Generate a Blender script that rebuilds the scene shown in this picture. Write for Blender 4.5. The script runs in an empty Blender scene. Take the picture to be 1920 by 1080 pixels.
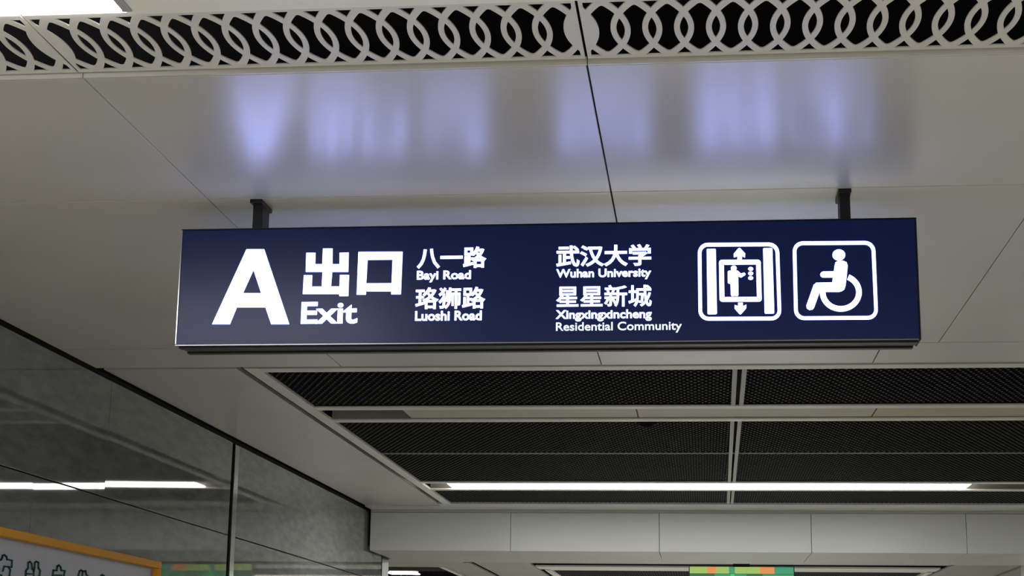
import bpy, bmesh, math, random
from mathutils import Vector, Matrix
random.seed(4)
S = bpy.context.scene
COL = S.collection

# ------------------------------------------------------------------ camera
CAM = Vector((0.0, 0.0, 1.6))
YAW, PIT, ROL, FPX = -0.1135714, 0.2271805, 0.0138035, 3167.676
cy, sy, cp, sp = math.cos(YAW), math.sin(YAW), math.cos(PIT), math.sin(PIT)
fw = Vector((sy*cp, cy*cp, sp)); r0 = Vector((cy, -sy, 0)); u0 = r0.cross(fw)
RT = math.cos(ROL)*r0 + math.sin(ROL)*u0
UP = -math.sin(ROL)*r0 + math.cos(ROL)*u0
cd = bpy.data.cameras.new('camera')
cam = bpy.data.objects.new('camera', cd); COL.objects.link(cam)
M3 = Matrix((RT, UP, -fw)).transposed().to_4x4()
cam.matrix_world = Matrix.Translation(CAM) @ M3
cd.sensor_fit = 'HORIZONTAL'; cd.sensor_width = 36.0
cd.lens = FPX/1920*36.0
cd.clip_start = 0.05; cd.clip_end = 200
S.camera = cam

# ------------------------------------------------------------------ world, lights, exposure
w = bpy.data.worlds.new('world'); S.world = w; w.use_nodes = True
w.node_tree.nodes['Background'].inputs[0].default_value = (0.9, 0.92, 1.0, 1)
w.node_tree.nodes['Background'].inputs[1].default_value = 0.06
S.view_settings.view_transform = 'Standard'; S.view_settings.look = 'None'
S.view_settings.gamma = 1; S.view_settings.use_curve_mapping = False
S.view_settings.exposure = 0.0
TUBE_L = 24.0          # radiance of the lit ceiling diffusers
LETTER = 6.2          # radiance of the backlit lettering

def area(name, loc, sx, syy, power, col=(1, 0.97, 0.92), rot=(0, 0, 0)):
    l = bpy.data.lights.new(name, 'AREA'); l.shape = 'RECTANGLE'
    l.size = sx; l.size_y = syy; l.energy = power; l.color = col
    o = bpy.data.objects.new(name, l); COL.objects.link(o)
    o.location = loc; o.rotation_euler = rot
    return o
# unseen lamps added to brighten the hall, behind photographer and past bulkhead (aimed down)
area('added_fill_lamp', (-0.6, -3.0, 2.93), 4.5, 0.35, 260)
area('added_fill_lamp', (-0.6, -0.6, 2.93), 4.5, 0.35, 280)
area('added_fill_lamp', (0.3, 19.0, 2.93), 4.0, 0.35, 200, (0.95, 1.0, 0.95))
area('added_fill_lamp', (0.3, 27.0, 2.93), 4.0, 0.35, 200)

# ------------------------------------------------------------------ helpers
def tag(o, label=None, cat=None, group=None, kind=None):
    if label: o['label'] = label
    if cat: o['category'] = cat
    if group: o['group'] = group
    if kind: o['kind'] = kind
    return o
def empty(name, loc, parent=None):
    o = bpy.data.objects.new(name, None); COL.objects.link(o); o.location = loc
    o.empty_display_size = 0.1
    if parent: o.parent = parent
    return o
def link(name, me, mat, parent=None):
    o = bpy.data.objects.new(name, me); COL.objects.link(o)
    if mat is not None and not me.materials: me.materials.append(mat)
    if parent:
        o.parent = parent
        m = Matrix.Identity(4); p = parent
        while p: m = Matrix.Translation(-p.location) @ m; p = p.parent
        o.matrix_parent_inverse = m
    return o
class MB:
    def __init__(s): s.v = []; s.f = []
    def box(s, x0, x1, y0, y1, z0, z1):
        b = len(s.v)
        s.v += [(x0,y0,z0),(x1,y0,z0),(x1,y1,z0),(x0,y1,z0),(x0,y0,z1),(x1,y0,z1),(x1,y1,z1),(x0,y1,z1)]
        s.f += [tuple(b+i for i in q) for q in ((0,3,2,1),(4,5,6,7),(0,1,5,4),(1,2,6,5),(2,3,7,6),(3,0,4,7))]
        return s
    def prism(s, pts, axis, a, b):
        """pts: 2D outline; extruded along axis ('x','y','z') from a to b"""
        n = len(pts); k = len(s.v)
        for t in (a, b):
            for p, q in pts:
                s.v.append({'x': (t, p, q), 'y': (p, t, q), 'z': (p, q, t)}[axis])
        s.f += [tuple(range(k, k+n)), tuple(range(k+2*n-1, k+n-1, -1))]
        for i in range(n):
            j = (i+1) % n; s.f.append((k+i, k+n+i, k+n+j, k+j))
        return s
    def mesh(s, name, bevel=0):
        me = bpy.data.meshes.new(name); me.from_pydata(s.v, [], s.f); me.update()
        bm = bmesh.new(); bm.from_mesh(me)
        bmesh.ops.recalc_face_normals(bm, faces=bm.faces)
        if bevel:
            bmesh.ops.bevel(bm, geom=list(bm.edges), offset=bevel, segments=1, affect='EDGES', clamp_overlap=True)
        bm.to_mesh(me); bm.free()
        return me
    def build(s, name, mat, parent=None, bevel=0):
        return link(name, s.mesh(name, bevel), mat, parent)
def box(name, mat, parent, x0, x1, y0, y1, z0, z1, bevel=0):
    return MB().box(x0, x1, y0, y1, z0, z1).build(name, mat, parent, bevel)

def flat(loops, thick):
    """2D closed loops (even-odd holes) -> mesh in the XY plane with thickness"""
    cu = bpy.data.curves.new('outline', 'CURVE'); cu.dimensions = '2D'; cu.fill_mode = 'BOTH'; cu.extrude = thick/2
    for L in loops:
        sp_ = cu.splines.new('POLY'); sp_.points.add(len(L)-1); sp_.use_cyclic_u = True
        for i, (x, y) in enumerate(L): sp_.points[i].co = (x, y, 0, 1)
    return curve_mesh(cu)
def curve_mesh(cu):
    o = bpy.data.objects.new('tmp', cu); COL.objects.link(o)
    dg = bpy.context.evaluated_depsgraph_get(); dg.update()
    me = bpy.data.meshes.new_from_object(o.evaluated_get(dg), depsgraph=dg)
    bpy.data.objects.remove(o); bpy.data.curves.remove(cu)
    return me
def text_mesh(txt, offset=0.0, thick=0.02, spacing=1.0):
    cu = bpy.data.curves.new('t', 'FONT'); cu.body = txt; cu.bevel_depth = offset; cu.bevel_resolution = 1; cu.extrude = thick/2
    cu.space_character = spacing; cu.resolution_u = 4
    return curve_mesh(cu)

# ------------------------------------------------------------------ materials
def mat(name, col, rough=0.5, metal=0.0, spec=0.5, emit=None, es=0.0, coat=0.0):
    m = bpy.data.materials.new(name); m.use_nodes = True
    b = m.node_tree.nodes['Principled BSDF']
    b.inputs['Base Color'].default_value = (*col, 1)
    b.inputs['Roughness'].default_value = rough
    b.inputs['Metallic'].default_value = metal
    b.inputs['Specular IOR Level'].default_value = spec
    b.inputs['Coat Weight'].default_value = coat
    if emit:
        b.inputs['Emission Color'].default_value = (*emit, 1); b.inputs['Emission Strength'].default_value = es
    return m
def noise(m, sock, c0, c1, scale, detail=4, obj=True, stretch=(1, 1, 1), lo=0.35, hi=0.65):
    nt = m.node_tree; b = nt.nodes['Principled BSDF']
    tc = nt.nodes.new('ShaderNodeTexCoord'); mp = nt.nodes.new('ShaderNodeMapping'); n = nt.nodes.new('ShaderNodeTexNoise')
    mp.inputs['Scale'].default_value = stretch
    n.inputs['Scale'].default_value = scale; n.inputs['Detail'].default_value = detail
    cr = nt.nodes.new('ShaderNodeValToRGB')
    cr.color_ramp.elements[0].position = lo; cr.color_ramp.elements[1].position = hi
    f = (lambda c: (c, c, c, 1) if not isinstance(c, tuple) else (*c, 1))
    cr.color_ramp.elements[0].color = f(c0); cr.color_ramp.elements[1].color = f(c1)
    nt.links.new(tc.outputs['Object'], mp.inputs[0]); nt.links.new(mp.outputs[0], n.inputs[0])
    nt.links.new(n.outputs[0], cr.inputs[0]); nt.links.new(cr.outputs[0], b.inputs[sock])
    return n
def bump(m, scale, strength, dist=0.002, detail=3):
    nt = m.node_tree; b = nt.nodes['Principled BSDF']
    tc = nt.nodes.new('ShaderNodeTexCoord'); n = nt.nodes.new('ShaderNodeTexNoise'); bp = nt.nodes.new('ShaderNodeBump')
    n.inputs['Scale'].default_value = scale; n.inputs['Detail'].default_value = detail
    bp.inputs['Strength'].default_value = strength; bp.inputs['Distance'].default_value = dist
    nt.links.new(tc.outputs['Object'], n.inputs[0]); nt.links.new(n.outputs[0], bp.inputs['Height'])
    nt.links.new(bp.outputs[0], b.inputs['Normal'])

PAINT = mat('satin_ceiling_paint', (0.56, 0.545, 0.49), 0.34, spec=0.75, coat=0.3)
PAINT.node_tree.nodes['Principled BSDF'].inputs['Coat Roughness'].default_value = 0.22
noise(PAINT, 'Base Color', (0.47, 0.457, 0.405), (0.515, 0.50, 0.45), 1.3, 2)
LATT = mat('lattice_paint', (0.6, 0.585, 0.53), 0.45)
RAIL = mat('rail_paint', (0.76, 0.75, 0.68), 0.4)
BEAM = mat('beam_paint', (0.62, 0.63, 0.59), 0.32)
GROOVE = mat('groove_paint', (0.3, 0.29, 0.25), 0.6)
BLACK = mat('plenum_black', (0.006, 0.006, 0.007), 0.9, spec=0.1)
MESH = mat('black_mesh_steel', (0.0055, 0.0055, 0.006), 0.5, spec=0.08)
BOND_GLINT = mat('mesh_bond_glint', (0.04, 0.04, 0.042), 0.4, spec=0.2)  # paler than the strands: the glint on the bonds is painted in
DIFF_OFF = mat('unlit_diffuser', (0.5, 0.46, 0.34), 0.5)
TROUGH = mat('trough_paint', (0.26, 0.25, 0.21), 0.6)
TROUGH_SHADE = mat('shaded_trough_paint', (0.16, 0.145, 0.11), 0.7)  # darker copy of the trough paint, shade of the far recess put into colour
LIT = mat('lit_diffuser', (0.8, 0.8, 0.8), 0.5, emit=(1.0, 0.985, 1.0), es=TUBE_L)
STONE = mat('dark_granite', (0.1, 0.105, 0.095), 0.025, spec=0.3)
noise(STONE, 'Base Color', (0.155, 0.165, 0.15), (0.21, 0.22, 0.20), 26, 14, lo=0.33, hi=0.62, stretch=(1, 0.22, 1))
STEEL = mat('polished_trim_steel', (0.3, 0.3, 0.29), 0.15, metal=1.0)
DARKJ = mat('dark_joint', (0.012, 0.012, 0.012), 0.8)
FLOOR = mat('pale_granite_floor', (0.42, 0.41, 0.38), 0.25)
noise(FLOOR, 'Base Color', (0.46, 0.45, 0.42), (0.56, 0.55, 0.5), 30, 6)
CASE = mat('black_sign_casing', (0.008, 0.009, 0.012), 0.4, spec=0.2)
EDGE = mat('brushed_edge', (0.26, 0.26, 0.29), 0.2, metal=1.0)
NAVY = mat('navy_sign_face', (0.004, 0.009, 0.04), 0.29, spec=0.16, emit=(0.035, 0.12, 1.0), es=0.019)
GLOW = mat('backlit_white', (0.9, 0.9, 0.9), 0.5, emit=(0.30, 0.37, 1.0), es=LETTER)
GLOWDIM = mat('backlit_soft_white', (0.8, 0.8, 0.9), 0.5, emit=(0.66, 0.78, 1.2), es=0.95)
YEL = mat('orange_yellow_frame', (0.8, 0.36, 0.015), 0.6, spec=0.12)
BOARD = mat('grey_notice_sheet', (0.33, 0.35, 0.4), 0.45)
GREEN = mat('dark_green_ink', (0.015, 0.085, 0.06), 0.7, spec=0.1)

ZC = 3.0       # underside of the ceiling
XW = -2.86     # face of the left wall

# ------------------------------------------------------------------ setting: floor, far walls, slab
tag(box('floor', FLOOR, None, -8, 8, -7, 36, -0.1, 0.0), kind='structure')
SIDE = mat('pale_wall_stone', (0.3, 0.3, 0.28), 0.3)
tag(box('wall_right', SIDE, None, 3.6, 3.75, -7, 20, 0.0, 3.4), kind='structure')
tag(box('wall_back', SIDE, None, -8, 8, -7.15, -7, 0.0, 3.4), kind='structure')
tag(box('wall_far', SIDE, None, -8, 8, 36, 36.15, 0.0, 3.4), kind='structure')

# ------------------------------------------------------------------ left wall of stone slabs
WL = box('wall_left', DARKJ, None, XW-0.16, XW-0.022, -7, 15.40, 0.0, 3.02)
tag(WL, 'dark grey polished stone wall left of the ceiling panels', kind='structure')
GAP = 0.004
JY = 10.10                       # broad joint with steel strip
rows = [(0.0, 1.1), (1.1, 2.425), (2.425, 2.992)]
for ri, (z0, z1) in enumerate(rows):
    cuts = [-7, -2.0, 1.0, 4.05, 7.88 if ri == 2 else 7.0, JY-0.035]
    for k in range(len(cuts)-1):
        y0, y1 = cuts[k], cuts[k+1]
        o = box('stone_slab', STONE, WL, XW-0.02, XW, y0+GAP/2, y1-GAP/2, z0+GAP*0.8, z1-GAP*0.8, 0.0008)
        c = Vector((XW, (y0+y1)/2, (z0+z1)/2))
        a = {(2, 4): 0.0042, (1, 4): -0.0012}.get((ri, k), 0.0)
        if a: o.data.transform(Matrix.Translation(c) @ Matrix.Rotation(a, 4, 'Y') @ Matrix.Translation(-c))
    box('stone_slab', STONE, WL, XW-0.02, XW, JY+0.13, 15.06, z0+GAP, z1-GAP, 0.0008)
o = box('joint_strip', STEEL, WL, XW-0.02, XW+0.004, JY+0.02, JY+0.115, 0.0, 2.985, 0.002)
box('corner_strip', mat('brushed_corner_steel', (0.1, 0.1, 0.095), 0.4, metal=1.0), WL, XW-0.16, XW+0.003, 15.085, 15.40, 0.0, 3.0, 0.003)

# ------------------------------------------------------------------ main ceiling
CE = box('ceiling', BLACK, None, -8, 8, -7, 36, 3.42, 3.5)
tag(CE, 'beige metal ceiling with patterned strip and black mesh bays', kind='structure')
TH = 0.02
def cpanel(x0, x1, y0, y1, z=ZC, g=0.0012, m=PAINT, name='ceiling_panel', gx1=None):
    return box(name, m, CE, x0+g, x1-(gx1 or g), y0+g, y1-g, z, z+TH, 0.0006)
XS = [-2.835, -1.475, -0.255, 0.995, 2.225, 3.59]
for y0, y1 in ((3.73, 4.785), (4.785, 7.12)):
    for a, b in zip(XS[:-1], XS[1:]):
        cpanel(a, b, y0+0.002, y1-0.002, gx1=0.0034 if b == -0.255 else 0.0014)
XT = [-2.835, -1.657, -0.448, 0.767, 1.985, 3.59]
for a, b in zip(XT[:-1], XT[1:]):
    cpanel(a, b, 7.126, 7.583, gx1=0.003)
# folded near edge of the first panel row
for a, b in zip(XS[:-1], XS[1:]):
    box('panel_edge', PAINT, CE, a+0.001, b-0.001, 3.722, 3.7295, ZC+0.0002, ZC+0.02)
# hidden rows behind the photographer
for a, b in zip(XS[:-1], XS[1:]):
    cpanel(a, b, -1.5, 0.6); cpanel(a, b, 0.6, 2.68); cpanel(a, b, -7, -1.5)

# ---- patterned lattice strip: sheets cut with interlocking rounded rings
LS = 1.0075                      # the sheet sits 1 cm above the panels beside it
LY0, LY1 = 3.330*LS, 3.684*LS
HY0, HY1 = 3.353*LS, 3.667*LS
YCN = (HY0+HY1)/2; HH = (HY1-HY0)/2
def lattice(x0, x1, name='lattice_panel'):
    n = 17; W = x1-x0; p = W/(1.4+n-1)
    # outlines measured in pitches: inner and outer edge of one pointed ring
    rxo, rxi = 0.815*p, 0.632*p
    fo = lambda x: HH*1.305*math.sqrt(max(0, 0.815-abs(x)/p))
    fi = lambda x: HH*1.14*math.sqrt(max(0, 0.632-max(abs(x)/p, 0.035)))
    loops = [[(x0, LY0), (x1, LY0), (x1, LY1), (x0, LY1)]]
    cs = [x0+(0.7+i)*p for i in range(-1, n+1)]        # the first and last are filled half rings
    # tip where inner outline meets the neighbour's outer outline
    lo, hi = p-rxo, rxi
    for _ in range(50):
        m_ = (lo+hi)/2
        if fi(m_) > fo(p-m_): lo = m_
        else: hi = m_
    tip = lo; N = 12
    for c in cs[1:-1]:
        top = [(c-tip+2*tip*i/N, YCN+fi(-tip+2*tip*i/N)) for i in range(N+1)]
        e = p-rxo
        side = []
        for i in range(1, 2*N):        # down the right side along the neighbour's outer outline
            t = math.pi*i/(2*N); yy = fo(p-tip)*math.cos(t)
            xx = p - p*(0.815-(yy/(HH*1.305))**2)
            side.append((xx, yy))
        L = list(top)
        L += [(c+xx, YCN+yy) for xx, yy in side]
        L += [(x, 2*YCN-y) for x, y in reversed(top)]
        L += [(c-xx, YCN+yy) for xx, yy in reversed(side)]
        loops.append(L)
    for i in range(len(cs)-1):
        m_ = (cs[i]+cs[i+1])/2
        first, last = i == 0, i == len(cs)-2
        if not first and not last:                       # lens
            hw = rxi-p/2
            up = [(m_+hw*math.sin(math.pi*(k/N-0.5)), YCN+fi(hw*abs(math.sin(math.pi*(k/N-0.5)))+p/2)) for k in range(N+1)]
            loops.append(up+[(x, 2*YCN-y) for x, y in reversed(up[1:-1])])
        # triangles above and below the crossing
        half = p*0.36
        yb = HH
        pts = []
        for k in range(N+1):
            d = -half+2*half*k/N; y = fo(p/2-abs(d))
            if y < yb: pts.append((d, y))
        lo_, hi_ = 0, p/2
        for _ in range(40):
            q = (lo_+hi_)/2
            if fo(p/2-q) < yb: lo_ = q
            else: hi_ = q
        pts = [(-lo_, yb)]+[q for q in pts if abs(q[0]) < lo_]+[(lo_, yb)]
        if first: pts = [(max(a, -0.005), b) for a, b in pts if a > -0.006 or b == yb]
        if last: pts = [(min(a, 0.005), b) for a, b in pts if a < 0.006 or b == yb]
        loops.append([(m_+a, YCN+b) for a, b in pts])
        loops.append([(m_+a, YCN-b) for a, b in pts])
    me = flat(loops, 0.003)
    me.transform(Matrix.Translation((0, 0, ZC+0.0120)))
    return link(name, me, LATT, CE)
for a in (-3.905, -2.688, -1.471, -0.252, 0.970, 2.19):
    x1 = a+1.2145
    if a > -2.9: lattice((a+0.0015)*LS, x1*LS)
box('trim_band', RAIL, CE, -1.235, 3.59, 3.268, 3.350, ZC+0.004, ZC+0.012)
box('trim_band', RAIL, CE, -1.205, 3.59, 3.225, 3.266, ZC+0.02, ZC+0.03)
for a, b in ((-1.2, 0.9), (0.9, 3.0)):
    cpanel(a, b, 2.70, 3.22, z=ZC+0.022, m=mat('tan_filler', (0.5, 0.46, 0.38), 0.5))
# side cheek of lattice slot
box('slot_cheek', BLACK, CE, -2.84, 3.59, 3.735, 3.75, ZC+0.021, 3.3)
box('slot_cheek', BLACK, CE, -2.84, 3.59, 3.30, 3.325, ZC+0.03, 3.3)

# ---- left side margin beside the mesh bay
for y0, y1 in ((7.69, 10.80), (10.80, 14.36)):
    cpanel(-2.835, -2.185, y0, y1, z=ZC+0.012, g=0.0008)
    cpanel(2.70, 3.59, y0, y1, z=ZC+0.012, g=0.0008)
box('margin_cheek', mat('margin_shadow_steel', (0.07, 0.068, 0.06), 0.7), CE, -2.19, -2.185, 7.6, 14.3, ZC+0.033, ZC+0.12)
# ---- near groove and frame of the mesh bay
box('edge_groove', GROOVE, CE, -2.13, 2.66, 7.585, 7.631, ZC+0.0005, ZC+0.02)
RX0, RX1, BX0, BX1 = -2.132, -2.066, 2.565, 2.63
fr = MB()
box('bay_frame', RAIL, CE, RX0, RX1, 7.625, 13.86, ZC, ZC+0.016, 0.001)
box('bay_frame', RAIL, CE, BX0, BX1, 7.625, 13.86, ZC, ZC+0.016, 0.001)
box('bay_frame', RAIL, CE, RX0, BX1, 7.632, 7.73, ZC+0.001, ZC+0.016, 0.0005)
def rail(y0, y1, x0=RX1, x1=BX0, z=ZC+0.002):
    return box('cross_rail', RAIL, CE, x0, x1, y0, y1, z, z+0.009, 0.001)
rail(8.81, 8.90); rail(9.262, 9.345)
rail(12.305, 12.395); rail(12.785, 12.875)
MULL = mat('dull_rail_paint', (0.36, 0.355, 0.32), 0.5)
box('cross_rail', MULL, CE, RX1, BX0, 10.745, 10.758, ZC+0.006, ZC+0.015)
# slanting pair of mullions, a few centimetres out of true
for dx in (0.0, 0.044):
    for y0, y1 in ((7.73, 8.81), (9.345, 12.305), (12.875, 13.86)):
        f = lambda y: 0.146+dx*(1-0.3*(y-7.7)/6.1)+(y-7.7)*0.0085
        MB().prism([(f(y0), y0), (f(y0)+0.022, y0), (f(y1)+0.022, y1), (f(y1), y1)], 'z', ZC+0.003, ZC+0.014).build('mullion', MULL, CE)

# ---- expanded metal panels
def expanded(x0, x1, y0, y1, z, px=0.036, py=0.0435, wdt=0.010, name='mesh_panel', parent=CE):
    V = []; F = []
    rowsn = int((y1-y0)/py)+1; cols = int((x1-x0)/(px/2))
    for j in range(rowsn):
        yc = y0+py*(j+0.5)
        b = len(V)
        for i in range(cols+1):
            x = x0+i*px/2
            s = 1 if (i+j) % 2 else -1
            y = yc+s*py*0.46
            hw = wdt/2
            V.append((x, min(max(y-hw, y0), y1), z+0.0045+0.003*s)); V.append((x, min(max(y+hw*0.9, y0), y1), z-0.0045+0.003*s))
        for i in range(cols):
            F.append((b+2*i, b+2*i+1, b+2*i+3, b+2*i+2))
    nF = len(F)
    for j in range(rowsn-1):                      # flattened bonds where neighbouring strands meet, glint painted in as a paler colour
        yc = y0+py*(j+1)
        for i in range(cols+1):
            if (i+j) % 2 == 0: continue
            x = x0+i*px/2; k = len(V); a_, c_ = px*0.14, py*0.15
            V += [(x-a_, yc-c_, z-0.002), (x-a_, yc+c_, z-0.0045), (x+a_, yc+c_, z-0.0045), (x+a_, yc-c_, z-0.002)]
            F.append((k, k+1, k+2, k+3))
    me = bpy.data.meshes.new(name); me.from_pydata(V, [], F); me.update()
    me.materials.append(MESH); me.materials.append(BOND_GLINT)
    me.polygons.foreach_set('material_index', [0]*nF+[1]*(len(F)-nF))
    o = link(name, me, MESH, parent); o['kind'] = 'stuff'
    return o
for (y0, y1) in ((7.73, 8.81), (9.345, 10.742), (10.762, 12.305), (12.875, 13.86)):
    m_ = 0.166+(y0-7.7)*0.0085
    expanded(RX1-0.05, m_-0.01, y0, y1, ZC+0.018)
    expanded(m_+0.035, BX0, y0, y1, ZC+0.018)

# ---- light troughs
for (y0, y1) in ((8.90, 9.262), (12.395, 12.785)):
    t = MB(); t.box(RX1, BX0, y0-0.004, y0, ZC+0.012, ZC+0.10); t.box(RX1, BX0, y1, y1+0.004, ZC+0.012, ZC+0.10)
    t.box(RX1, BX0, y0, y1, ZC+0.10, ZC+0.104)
    t.build('light_trough', TROUGH if y0 < 10 else TROUGH_SHADE, CE)
def lamp(x0, x1, y0, y1, lit, label, group, z=ZC+0.004, name='ceiling_light'):
    r = empty(name, ((x0+x1)/2, (y0+y1)/2, z)); tag(r, label, 'light', group)
    g = 0.003
    box('diffuser', LIT if lit else DIFF_OFF, r, x0+g, x1-g, y0+0.004, y1-0.004, z, z+0.012, 0.002)
    box('housing', TROUGH, r, x0+g+0.02, x1-g-0.02, y0+0.03, y1-0.03, z+0.0125, z+0.08)
    return r
YG = 'lit diffusers in the far trough'
lamp(-1.885, -0.622, 12.40, 12.78, True, 'lit white ceiling light, leftmost in the row before the bulkhead', YG)
lamp(-0.622, 0.652, 12.40, 12.78, True, 'lit white ceiling light, middle of the row before the bulkhead', YG)
lamp(0.652, 1.925, 12.40, 12.78, True, 'lit white ceiling light, rightmost in the row before the bulkhead', YG)
UG = 'unlit diffusers in the near trough'
lamp(-1.615, -0.345, 8.905, 9.257, False, 'unlit beige light cover in near trough, leftmost, beside an empty recess', UG, ZC+0.012)
lamp(-0.345, 0.920, 8.905, 9.257, False, 'unlit beige light cover in near trough, below the middle of the sign', UG, ZC+0.012)
r = lamp(0.920, 2.19, 8.905, 9.257, False, 'unlit yellowish light cover in near trough, rightmost, cut by photo edge', UG, ZC+0.012)
r.children[0].data.materials[0] = mat('yellowed_diffuser', (0.5, 0.43, 0.24), 0.5)
# small dark ceiling fitting behind the second rail
fx, fy = -0.305, 9.43
SD = empty('ceiling_sensor', (fx, fy, ZC)); tag(SD, 'small black round ceiling sensor at the edge of the second mesh row', 'sensor')
def disc(name, rs, mm, parent):
    m = MB(); n = 16
    for rr, z in rs: m.v += [(fx+rr*math.cos(t*2*math.pi/n), fy+rr*math.sin(t*2*math.pi/n), z) for t in range(n)]
    for k in range(len(rs)-1):
        for t in range(n): m.f.append((k*n+t, k*n+(t+1) % n, (k+1)*n+(t+1) % n, (k+1)*n+t))
    m.f += [tuple(range(n-1, -1, -1)), tuple(range((len(rs)-1)*n, len(rs)*n))]
    return m.build(name, mm, parent)
disc('base', [(0.055, ZC+0.016), (0.055, ZC+0.004), (0.045, ZC)], BLACK, SD)
disc('dome', [(0.04, ZC-0.0005), (0.03, ZC-0.012), (0.012, ZC-0.018)], BLACK, SD)
# bright lamp above the patterned strip, upper left
def big_lamp(x0, x1, label):
    r = empty('ceiling_light', ((x0+x1)/2, 3.02, ZC-0.01)); tag(r, label, 'light')
    box('diffuser', LIT, r, x0+0.004, x1-0.022, 2.735, 3.322, ZC+0.0, ZC+0.006)
    h = MB(); h.box(x1-0.02, x1, 2.715, 3.326, ZC+0.0, ZC+0.06); h.box(x0, x1, 2.715, 2.73, ZC, ZC+0.06)
    h.box(x0, x1, 2.71, 3.326, ZC+0.062, ZC+0.068)
    h.build('housing', mat('lamp_housing', (0.35, 0.35, 0.37), 0.35), r)
big_lamp(-2.50, -1.218, 'bright white ceiling light above patterned strip in upper left corner')

# ------------------------------------------------------------------ bulkhead beam across the hall
BM = box('trim_1', BLACK, None, -7.5, 7.5, 14.45, 15.70, 2.70, 3.05)
tag(BM, 'pale panelled bulkhead crossing the hall below the ceiling', kind='structure')
XB = [-2.835, -1.622, -0.363, 0.900, 2.164, 3.59]
box('end_rail', BEAM, CE, -2.18, 3.59, 13.865, 14.10, ZC, ZC+0.02, 0.001)
for a, b in ((-2.835, -1.13), (-1.13, 1.4), (1.4, 3.59)):
    box('top_strip', BEAM, CE, a+0.0015, b-0.0015, 14.104, 14.372, ZC+0.001, ZC+0.02, 0.001)
for a, b in zip(XB[:-1], XB[1:]):
    box('face_panel', BEAM, BM, a+0.002, b-0.002, 14.367, 14.44, 2.655, 2.977, 0.001)
    box('soffit_panel', PAINT, BM, a+0.002, b-0.002, 14.3705, 15.77, 2.652, 2.67, 0.001)
box('head_strip', BEAM, BM, -2.835, 3.59, 14.375, 14.44, 2.98, 3.0)
box('soffit_panel', PAINT, BM, -7.5, -2.92, 14.3705, 15.77, 2.652, 2.67)
box('soffit_panel', PAINT, BM, -2.918, -2.838, 15.405, 15.77, 2.652, 2.67)

# ------------------------------------------------------------------ next bay behind the bulkhead
for a, b in ((-7.5, -2.97), (-2.83, 0.4), (0.4, 2.96), (3.0, 7.5)):
    cpanel(a, b, 15.8, 21.12)
cpanel(-2.83, -2.145, 21.13, 30); cpanel(2.99, 3.80, 21.13, 30); cpanel(3.86, 7.5, 21.13, 30)
cpanel(-3.30, -2.90, 21.13, 30)
cpanel(-7.5, -3.30, 21.13, 22.0)
box('bay_frame', RAIL, CE, -3.42, -3.36, 22.0, 30, ZC, ZC+0.03)
box('bay_frame', RAIL, CE, -2.075, -2.0, 22.5, 30, ZC, ZC+0.03)
box('bay_frame', RAIL, CE, 2.86, 2.94, 22.5, 30, ZC, ZC+0.03)
box('bay_frame', RAIL, CE, -2.13, 2.94, 21.75, 22.30, ZC, ZC+0.02)
box('bay_frame', RAIL, CE, -2.0, 2.86, 22.36, 22.55, ZC+0.004, ZC+0.02)
expanded(-2.0, 2.86, 22.55, 24.4, ZC+0.03, px=0.072, py=0.087, wdt=0.03)
expanded(-7.5, -3.42, 22.0, 23.3, ZC+0.03, px=0.072, py=0.087, wdt=0.03)
lamp(-1.885, 1.925, 24.75, 25.15, True, 'lit ceiling light behind the bulkhead in the next bay', None)
lamp(-4.35, -3.95, 23.35, 23.75, True, 'short lit ceiling light past the wall corner beside the bulkhead', None)
lamp(-5.6, -4.42, 23.35, 23.75, True, 'lit ceiling light next to the steel wall corner, lowest in view', None)

# ------------------------------------------------------------------ photo measurements -> points on a plane of the place
def ray(px, py):
    return RT*((px-960)/FPX) - UP*((py-540)/FPX) + fw
def on_y(px, py, Y):
    d = ray(px, py); t = Y/d.y; return (d.x*t, CAM.z+d.z*t)
def on_x(px, py, X):
    d = ray(px, py); t = X/d.x; return (d.y*t, CAM.z+d.z*t)

# ------------------------------------------------------------------ hanging sign
SX0, SX1, SZ0, SZ1, SY0, SY1 = -1.5555, 0.623, 2.5525, 2.909, 4.80, 4.905
SG = empty('hanging_sign', ((SX0+SX1)/2, (SY0+SY1)/2, SZ0))
tag(SG, 'long dark blue backlit exit sign hanging on two black posts', 'sign')
box('casing', CASE, SG, SX0+0.003, SX1-0.003, SY0+0.006, SY1-0.006, SZ0+0.002, SZ1, 0.001)
box('face_panel', NAVY, SG, SX0+0.005, SX1-0.005, SY0, SY0+0.005, SZ0+0.004, SZ1-0.002)
box('back_panel', NAVY, SG, SX0+0.005, SX1-0.005, SY1-0.005, SY1, SZ0+0.004, SZ1-0.002)
e = box('side_trim', EDGE, SG, SX0, SX0+0.004, SY0-0.002, SY1, SZ0+0.004, SZ1, 0.0006); e['label'] = 'bright silver edge strip'
box('side_trim', CASE, SG, SX1-0.004, SX1, SY0-0.002, SY1, SZ0, SZ1, 0.0006)
box('top_trim', CASE, SG, SX0, SX1, SY0-0.002, SY1, SZ1-0.001, SZ1+0.002)
e = box('bottom_trim', mat('dull_edge', (0.13, 0.13, 0.14), 0.3, metal=1.0), SG, SX0, SX1-0.006, SY0-0.0025, SY0+0.004, SZ0-0.0015, SZ0+0.003, 0.0006); e['label'] = 'thin silver lip'
box('bottom_rail', CASE, SG, SX0+0.008, SX1-0.008, SY0+0.010, SY0+0.040, SZ0-0.006, SZ0+0.003, 0.001)
box('bottom_rail', mat('grey_rail', (0.03, 0.032, 0.035), 0.45, spec=0.3), SG, SX0+0.014, SX1-0.012, SY0+0.044, SY0+0.075, SZ0-0.004, SZ0+0.003, 0.001)
box('bottom_rail', CASE, SG, SX0+0.014, SX1-0.014, SY0+0.078, SY1-0.002, SZ0-0.009, SZ0+0.003, 0.001)
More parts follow.
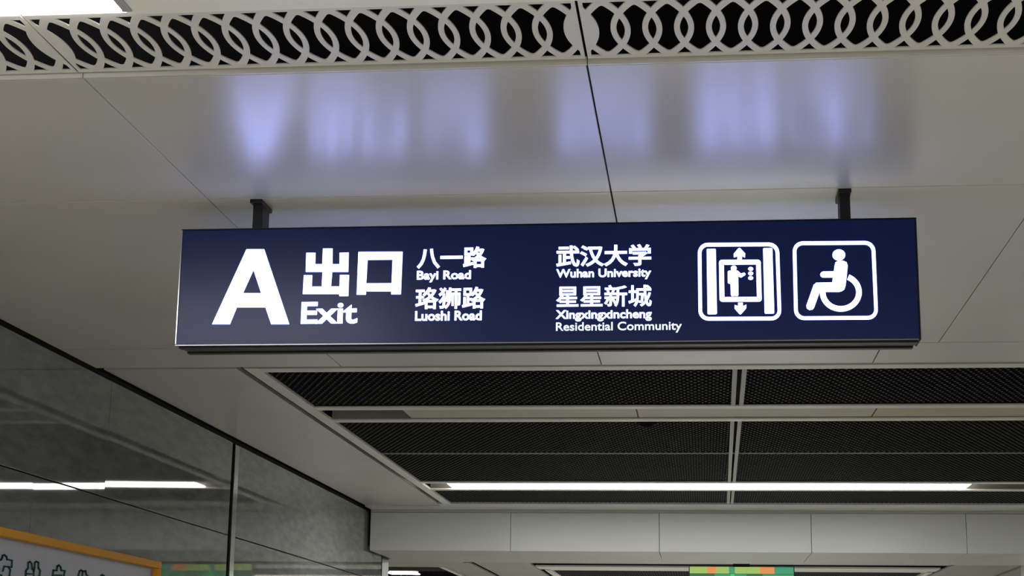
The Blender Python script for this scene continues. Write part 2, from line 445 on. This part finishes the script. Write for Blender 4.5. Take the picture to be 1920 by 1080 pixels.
for x in (-1.3265, 0.4235):
    box('post', CASE, SG, x-0.0148, x+0.0148, SY0+0.012, SY1-0.012, SZ1, ZC-0.011, 0.001)
    box('flange', CASE, SG, x-0.0195, x+0.0175, SY0-0.010, SY1+0.01, ZC-0.012, ZC, 0.001)
for px in (452, 501, 1550, 1604):
    x = on_y(px, 428, 4.82)[0]
    m = MB(); n = 8
    for k in range(3):
        rr = 0.006*math.cos(k*0.6); z = SZ1+0.001+0.006*math.sin(k*0.6)
        m.v += [(x+rr*math.cos(t*2*math.pi/n), 4.825+rr*math.sin(t*2*math.pi/n), z) for t in range(n)]
    for k in range(2):
        for t in range(n): m.f.append((k*n+t, k*n+(t+1) % n, (k+1)*n+(t+1) % n, (k+1)*n+t))
    m.f.append(tuple(range(2*n, 3*n))); m.f.append(tuple(range(n-1, -1, -1)))
    m.build('bolt', CASE, SG)

FRONT = []
LT = 0.002
def front_mesh(name, me, m=GLOW, label=None):
    """me lies in the XY plane of (X, Z); stand it on the sign face"""
    me.transform(Matrix(((1, 0, 0, 0), (0, 0, 1, SY0-0.0012), (0, 1, 0, 0), (0, 0, 0, 1))))
    me.materials.clear()
    o = link(name, me, m, SG)
    if label: o['label'] = label
    FRONT.append(o); return o
def Q(pts, ox, oy, s=4.0):
    return [on_y(ox+x/s, oy+y/s, SY0) for x, y in pts]
def text_on(txt, px0, px1, py0, py1, off, m=GLOW, label=None, bold=0, sp_=1.0, name='lettering', ydesc=True):
    me = text_mesh(txt, off, LT, sp_)
    xs = [v.co.x for v in me.vertices]; ys_ = [v.co.y for v in me.vertices]
    a, b, c, d = min(xs), max(xs), min(ys_), max(ys_)
    mx, my = (px0+px1)/2, (py0+py1)/2
    X0, _ = on_y(px0, my, SY0); X1, _ = on_y(px1, my, SY0)
    _, Z1 = on_y(mx, py0, SY0); _, Z0 = on_y(mx, py1, SY0)
    for v in me.vertices:
        v.co.x = X0+(v.co.x-a)/(b-a)*(X1-X0)
        v.co.y = Z0+(v.co.y-c)/(d-c)*(Z1-Z0)
        v.co.z = LT/2 if v.co.z > 0 else -LT/2
    return front_mesh(name, me, m, label)
O4 = (320, 400)
A_out = [(312, 832), (570, 270), (702, 270), (890, 832), (755, 832), (712, 706), (497, 706), (445, 832)]
A_in = [(622, 425), (680, 600), (543, 600)]
front_mesh('letter', flat([Q(A_out, *O4), Q(A_in, *O4)], LT), label='large letter A')
chu = [(1143, 265), (1215, 265), (1213, 382), (1268, 382), (1268, 297), (1336, 295), (1332, 440), (1212, 440),
       (1203, 549), (1268, 549), (1270, 463), (1338, 463), (1333, 621), (1266, 621), (1264, 606), (992, 606),
       (1000, 465), (1062, 465), (1059, 550), (1134, 550), (1140, 440), (1014, 440), (1018, 297), (1087, 297), (1084, 382), (1138, 382)]
kou_o = [(1409, 290), (1740, 289), (1727, 608), (1655, 608), (1655, 586), (1466, 586), (1464, 611), (1396, 611)]
kou_i = [(1477, 350), (1665, 348), (1658, 525), (1467, 526)]
front_mesh('character', flat([Q(chu, *O4)], LT))
front_mesh('character', flat([Q(kou_o, *O4), Q(kou_i, *O4)], LT))
text_on('Exit', 565, 670.5, 566, 607.3, 0.026, name='lettering')
text_on('八一路', 782, 912, 463, 503.3, 0.026)
text_on('Bayi Road', 781.8, 883, 507.5, 529, 0.025)
text_on('珞狮路', 779, 910, 538.5, 579.5, 0.019)
text_on('Luoshi Road', 778.5, 903.3, 583, 601.3, 0.025)
text_on('武汉大学', 1043, 1221, 459, 499.5, 0.024)
text_on('Wuhan University', 1043, 1221, 504, 524.5, 0.025)
text_on('星星新城', 1043, 1222, 535, 576, 0.016)
text_on('Xingxingxincheng', 1042, 1222, 581, 602.3, 0.023)
text_on('Residential Community', 1042.5, 1278.5, 603.5, 624.5, 0.013, m=GLOWDIM, label='fainter bluish lettering')

O6 = (1280, 400)
def rrect(c, r, n=6):
    """rounded quad through 4 corners TL,TR,BR,BL in picture units"""
    out = []
    for i in range(4):
        p = Vector(c[i]); a = Vector(c[i-1]); b = Vector(c[(i+1) % 4])
        u = (a-p).normalized()*r; v = (b-p).normalized()*r
        for k in range(n+1):
            t = k/n*math.pi/2
            out.append(tuple(p+u*(1-math.sin(t))+v*(1-math.cos(t))))
    return out
def ell(cx, cy_, rx, ry, n=20): return [(cx+rx*math.cos(2*math.pi*k/n), cy_+ry*math.sin(2*math.pi*k/n)) for k in range(n)]
def inset(c, d):
    (a, b, c_, e_) = c
    return [(a[0]+d, a[1]+d), (b[0]-d, b[1]+d), (c_[0]-d, c_[1]-d), (e_[0]+d, e_[1]-d)]
def icon(name, shapes, label=None):
    bmj = bmesh.new()
    for lp in shapes:
        me = flat([Q(L, *O6) for L in lp], LT); bmj.from_mesh(me); bpy.data.meshes.remove(me)
    me = bpy.data.meshes.new(name); bmj.to_mesh(me); bmj.free()
    return front_mesh(name, me, label=label)
c1 = [(113, 223), (722, 220), (741, 803), (119, 805)]
icon('pictogram_frame', [[rrect(c1, 75), rrect(inset(c1, 27), 50)]])
c2 = [(272, 350), (585, 349), (593, 663), (277, 664)]; c3 = [(309, 386), (551, 384), (557, 628), (313, 629)]
icon('pictogram', [
    [rrect([(180, 268), (248, 267), (257, 757), (187, 758)], 8)],
    [rrect([(603, 262), (672, 261), (687, 752), (615, 753)], 8)],
    [rrect(c2, 22), rrect(c3, 4)],
    [[(425, 260), (433, 264), (469, 303), (467, 332), (445, 322), (444, 347), (410, 347), (409, 322), (384, 333), (383, 304), (417, 264)]],
    [[(432, 759), (424, 754), (390, 715), (390, 687), (415, 697), (416, 671), (451, 671), (452, 697), (477, 685), (476, 713), (440, 754)]],
    [ell(383, 413, 22, 20)],
    [[(338, 440), (345, 431), (368, 429), (371, 424), (396, 424), (399, 429), (412, 430), (437, 453), (462, 445), (472, 455), (468, 464), (437, 483), (416, 472), (418, 612), (412, 622), (392, 620), (368, 622), (361, 612), (359, 528), (345, 528), (339, 520)]],
    [ell(510, 417, 19, 14)], [ell(510, 451, 19, 14)], [ell(510, 486, 19, 14)]], 'lift pictogram with a figure and arrows')
c4 = [(824, 212), (1442, 208), (1466, 797), (837, 801)]
icon('pictogram_frame', [[rrect(c4, 75), rrect(inset(c4, 27), 50)]])
ring = []
a0, a1 = math.radians(-66), math.radians(180)
o_ = [(1186+157*math.cos(a0+(a1-a0)*k/28), 593+145*math.sin(a0+(a1-a0)*k/28)) for k in range(29)]
i_ = [(1186+115*math.cos(a0+(a1-a0)*k/28), 593+104*math.sin(a0+(a1-a0)*k/28)) for k in range(29)]
icon('pictogram', [
    [ell(1171, 313, 48, 42)],
    [[(1139, 392), (1146, 368), (1168, 357), (1205, 357), (1229, 368), (1237, 392), (1230, 470), (1221, 545), (1213, 570), (1195, 584), (1170, 590), (1028, 590),
      (986, 707), (975, 722), (950, 726), (932, 715), (927, 693), (974, 560), (982, 537), (1002, 521), (1122, 519), (1126, 482), (1050, 482), (1036, 474), (1031, 460), (1037, 445), (1052, 437), (1134, 436)]],
    [o_+i_[::-1]]], 'wheelchair user pictogram')
# the same lettering on the rear face
cx_, cyy = (SX0+SX1)/2, (SY0+SY1)/2
for o in list(FRONT):
    me = o.data.copy()
    me.transform(Matrix.Translation((cx_, cyy, 0)) @ Matrix.Rotation(math.pi, 4, 'Z') @ Matrix.Translation((-cx_, -cyy, 0)))
    link(o.name.split('.')[0], me, None, SG)

# ------------------------------------------------------------------ notice board on the left wall
XN = -2.796
YR, ZT = 8.625, 2.166
NB = empty('notice_board', (XN-0.02, 6.5, 1.0)); tag(NB, 'grey notice board with orange yellow frame on the dark stone wall', 'board')
box('sheet', BOARD, NB, XW+0.002, XN-0.030, 4.3, YR-0.01, 1.0, ZT-0.01)
box('frame', YEL, NB, XW+0.002, XN, 4.3, YR, ZT-0.034, ZT, 0.002)
box('frame', YEL, NB, XW+0.002, XN, YR-0.045, YR, 1.0, ZT-0.034, 0.002)
box('frame', YEL, NB, XW+0.002, XN, 4.3, YR-0.045, 0.97, 1.0, 0.002)
box('frame', YEL, NB, XW+0.002, XN, 4.25, 4.3, 0.97, ZT, 0.002)
XP = XN-0.029
def outline_char(lines, w=30):
    """hollow green characters: only their outlines are inked (zoomed picture units, 9.6 per pixel)"""
    m = MB()
    T = lambda q: on_x(q[0]/9.6, 1030+q[1]/9.6, XP)
    for L in lines:
        for a, b in zip(L[:-1], L[1:]):
            a, b = Vector(a), Vector(b); d = (b-a).normalized()*w*0.5; n = Vector((-d.y, d.x))
            a2, b2 = a-d*0.7, b+d*0.7
            m.prism([T(a2+n), T(b2+n), T(b2-n), T(a2-n)], 'x', XP-0.0005, XP+0.0008)
    return m.build('character', GREEN, NB)
outline_char([[(-20, 200), (15, 190), (38, 160), (45, 112), (80, 100), (115, 130), (125, 182), (215, 200), (210, 320), (75, 308), (50, 395)],
              [(150, 325), (185, 365), (170, 480), (190, 640)], [(-20, 455), (25, 470), (40, 640)]])
outline_char([[(480, 640), (462, 480), (468, 382), (505, 342), (508, 242), (540, 222), (570, 260), (578, 350), (607, 385), (603, 640)],
              [(480, 440), (580, 445)], [(607, 385), (622, 330), (625, 240), (650, 222), (690, 235), (692, 340), (722, 382), (712, 480), (640, 500)]])
outline_char([[(960, 640), (948, 480), (960, 375), (1020, 380), (1030, 305), (1058, 285), (1092, 320), (1100, 380), (1167, 385), (1150, 480), (1160, 640)],
              [(985, 465), (1110, 470)]])
outline_char([[(1400, 640), (1412, 480), (1432, 392), (1460, 375), (1500, 402), (1540, 388), (1552, 450), (1585, 490), (1590, 640)], [(1490, 400), (1480, 500)]])
outline_char([[(1790, 640), (1808, 490), (1840, 460), (1875, 480), (1900, 640)]])

# ------------------------------------------------------------------ colour display hanging far away
DY = 20.7
DX0, DZ1 = on_y(1293, 1061.5, DY); DX1, _ = on_y(1488, 1062.5, DY)
LD = empty('led_display', ((DX0+DX1)/2, DY, 2.3)); tag(LD, 'glowing green and yellow display hanging behind the bulkhead', 'display')
box('casing', CASE, LD, DX0-0.01, DX1+0.01, DY+0.01, DY+0.1, 2.3, DZ1)
box('bracket', CASE, LD, (DX0+DX1)/2-0.1, (DX0+DX1)/2+0.1, DY+0.03, DY+0.08, DZ1, ZC)
cols = {'y': (0.33, 0.50, 0.12), 'o': (0.75, 0.27, 0.08), 'g': (0.02, 0.28, 0.10), 't': (0.05, 0.30, 0.16), 'd': (0.01, 0.12, 0.03), 'b': (0.02, 0.6, 0.16)}
LM = {k: mat('led_'+n_, (0.02, 0.02, 0.02), 0.4, emit=c, es=1.0) for (k, c), n_ in zip(cols.items(), ('yellow_green', 'orange', 'green', 'teal', 'dark_green', 'bright_green'))}
def disp(k, pa, pb, za, zb, name='display_tile'):
    xa = DX0+(pa-1293)/(1488-1293)*(DX1-DX0); xb = DX0+(pb-1293)/(1488-1293)*(DX1-DX0)
    box(name, LM[k], LD, xa, xb, DY, DY+0.009, za, zb)
zt = DZ1; zm = zt-0.085
for k, a, b in (('y', 1293, 1326), ('o', 1326, 1343), ('y', 1343, 1367), ('t', 1367, 1378), ('y', 1378, 1425), ('o', 1425, 1452), ('t', 1452, 1488)):
    disp(k, a, b, zm, zt-0.006)
for k, a, b in (('d', 1293, 1340), ('g', 1340, 1370), ('b', 1370, 1377), ('g', 1377, 1400), ('d', 1400, 1430), ('g', 1430, 1488)):
    disp(k, a, b, 2.32, zm-0.004)
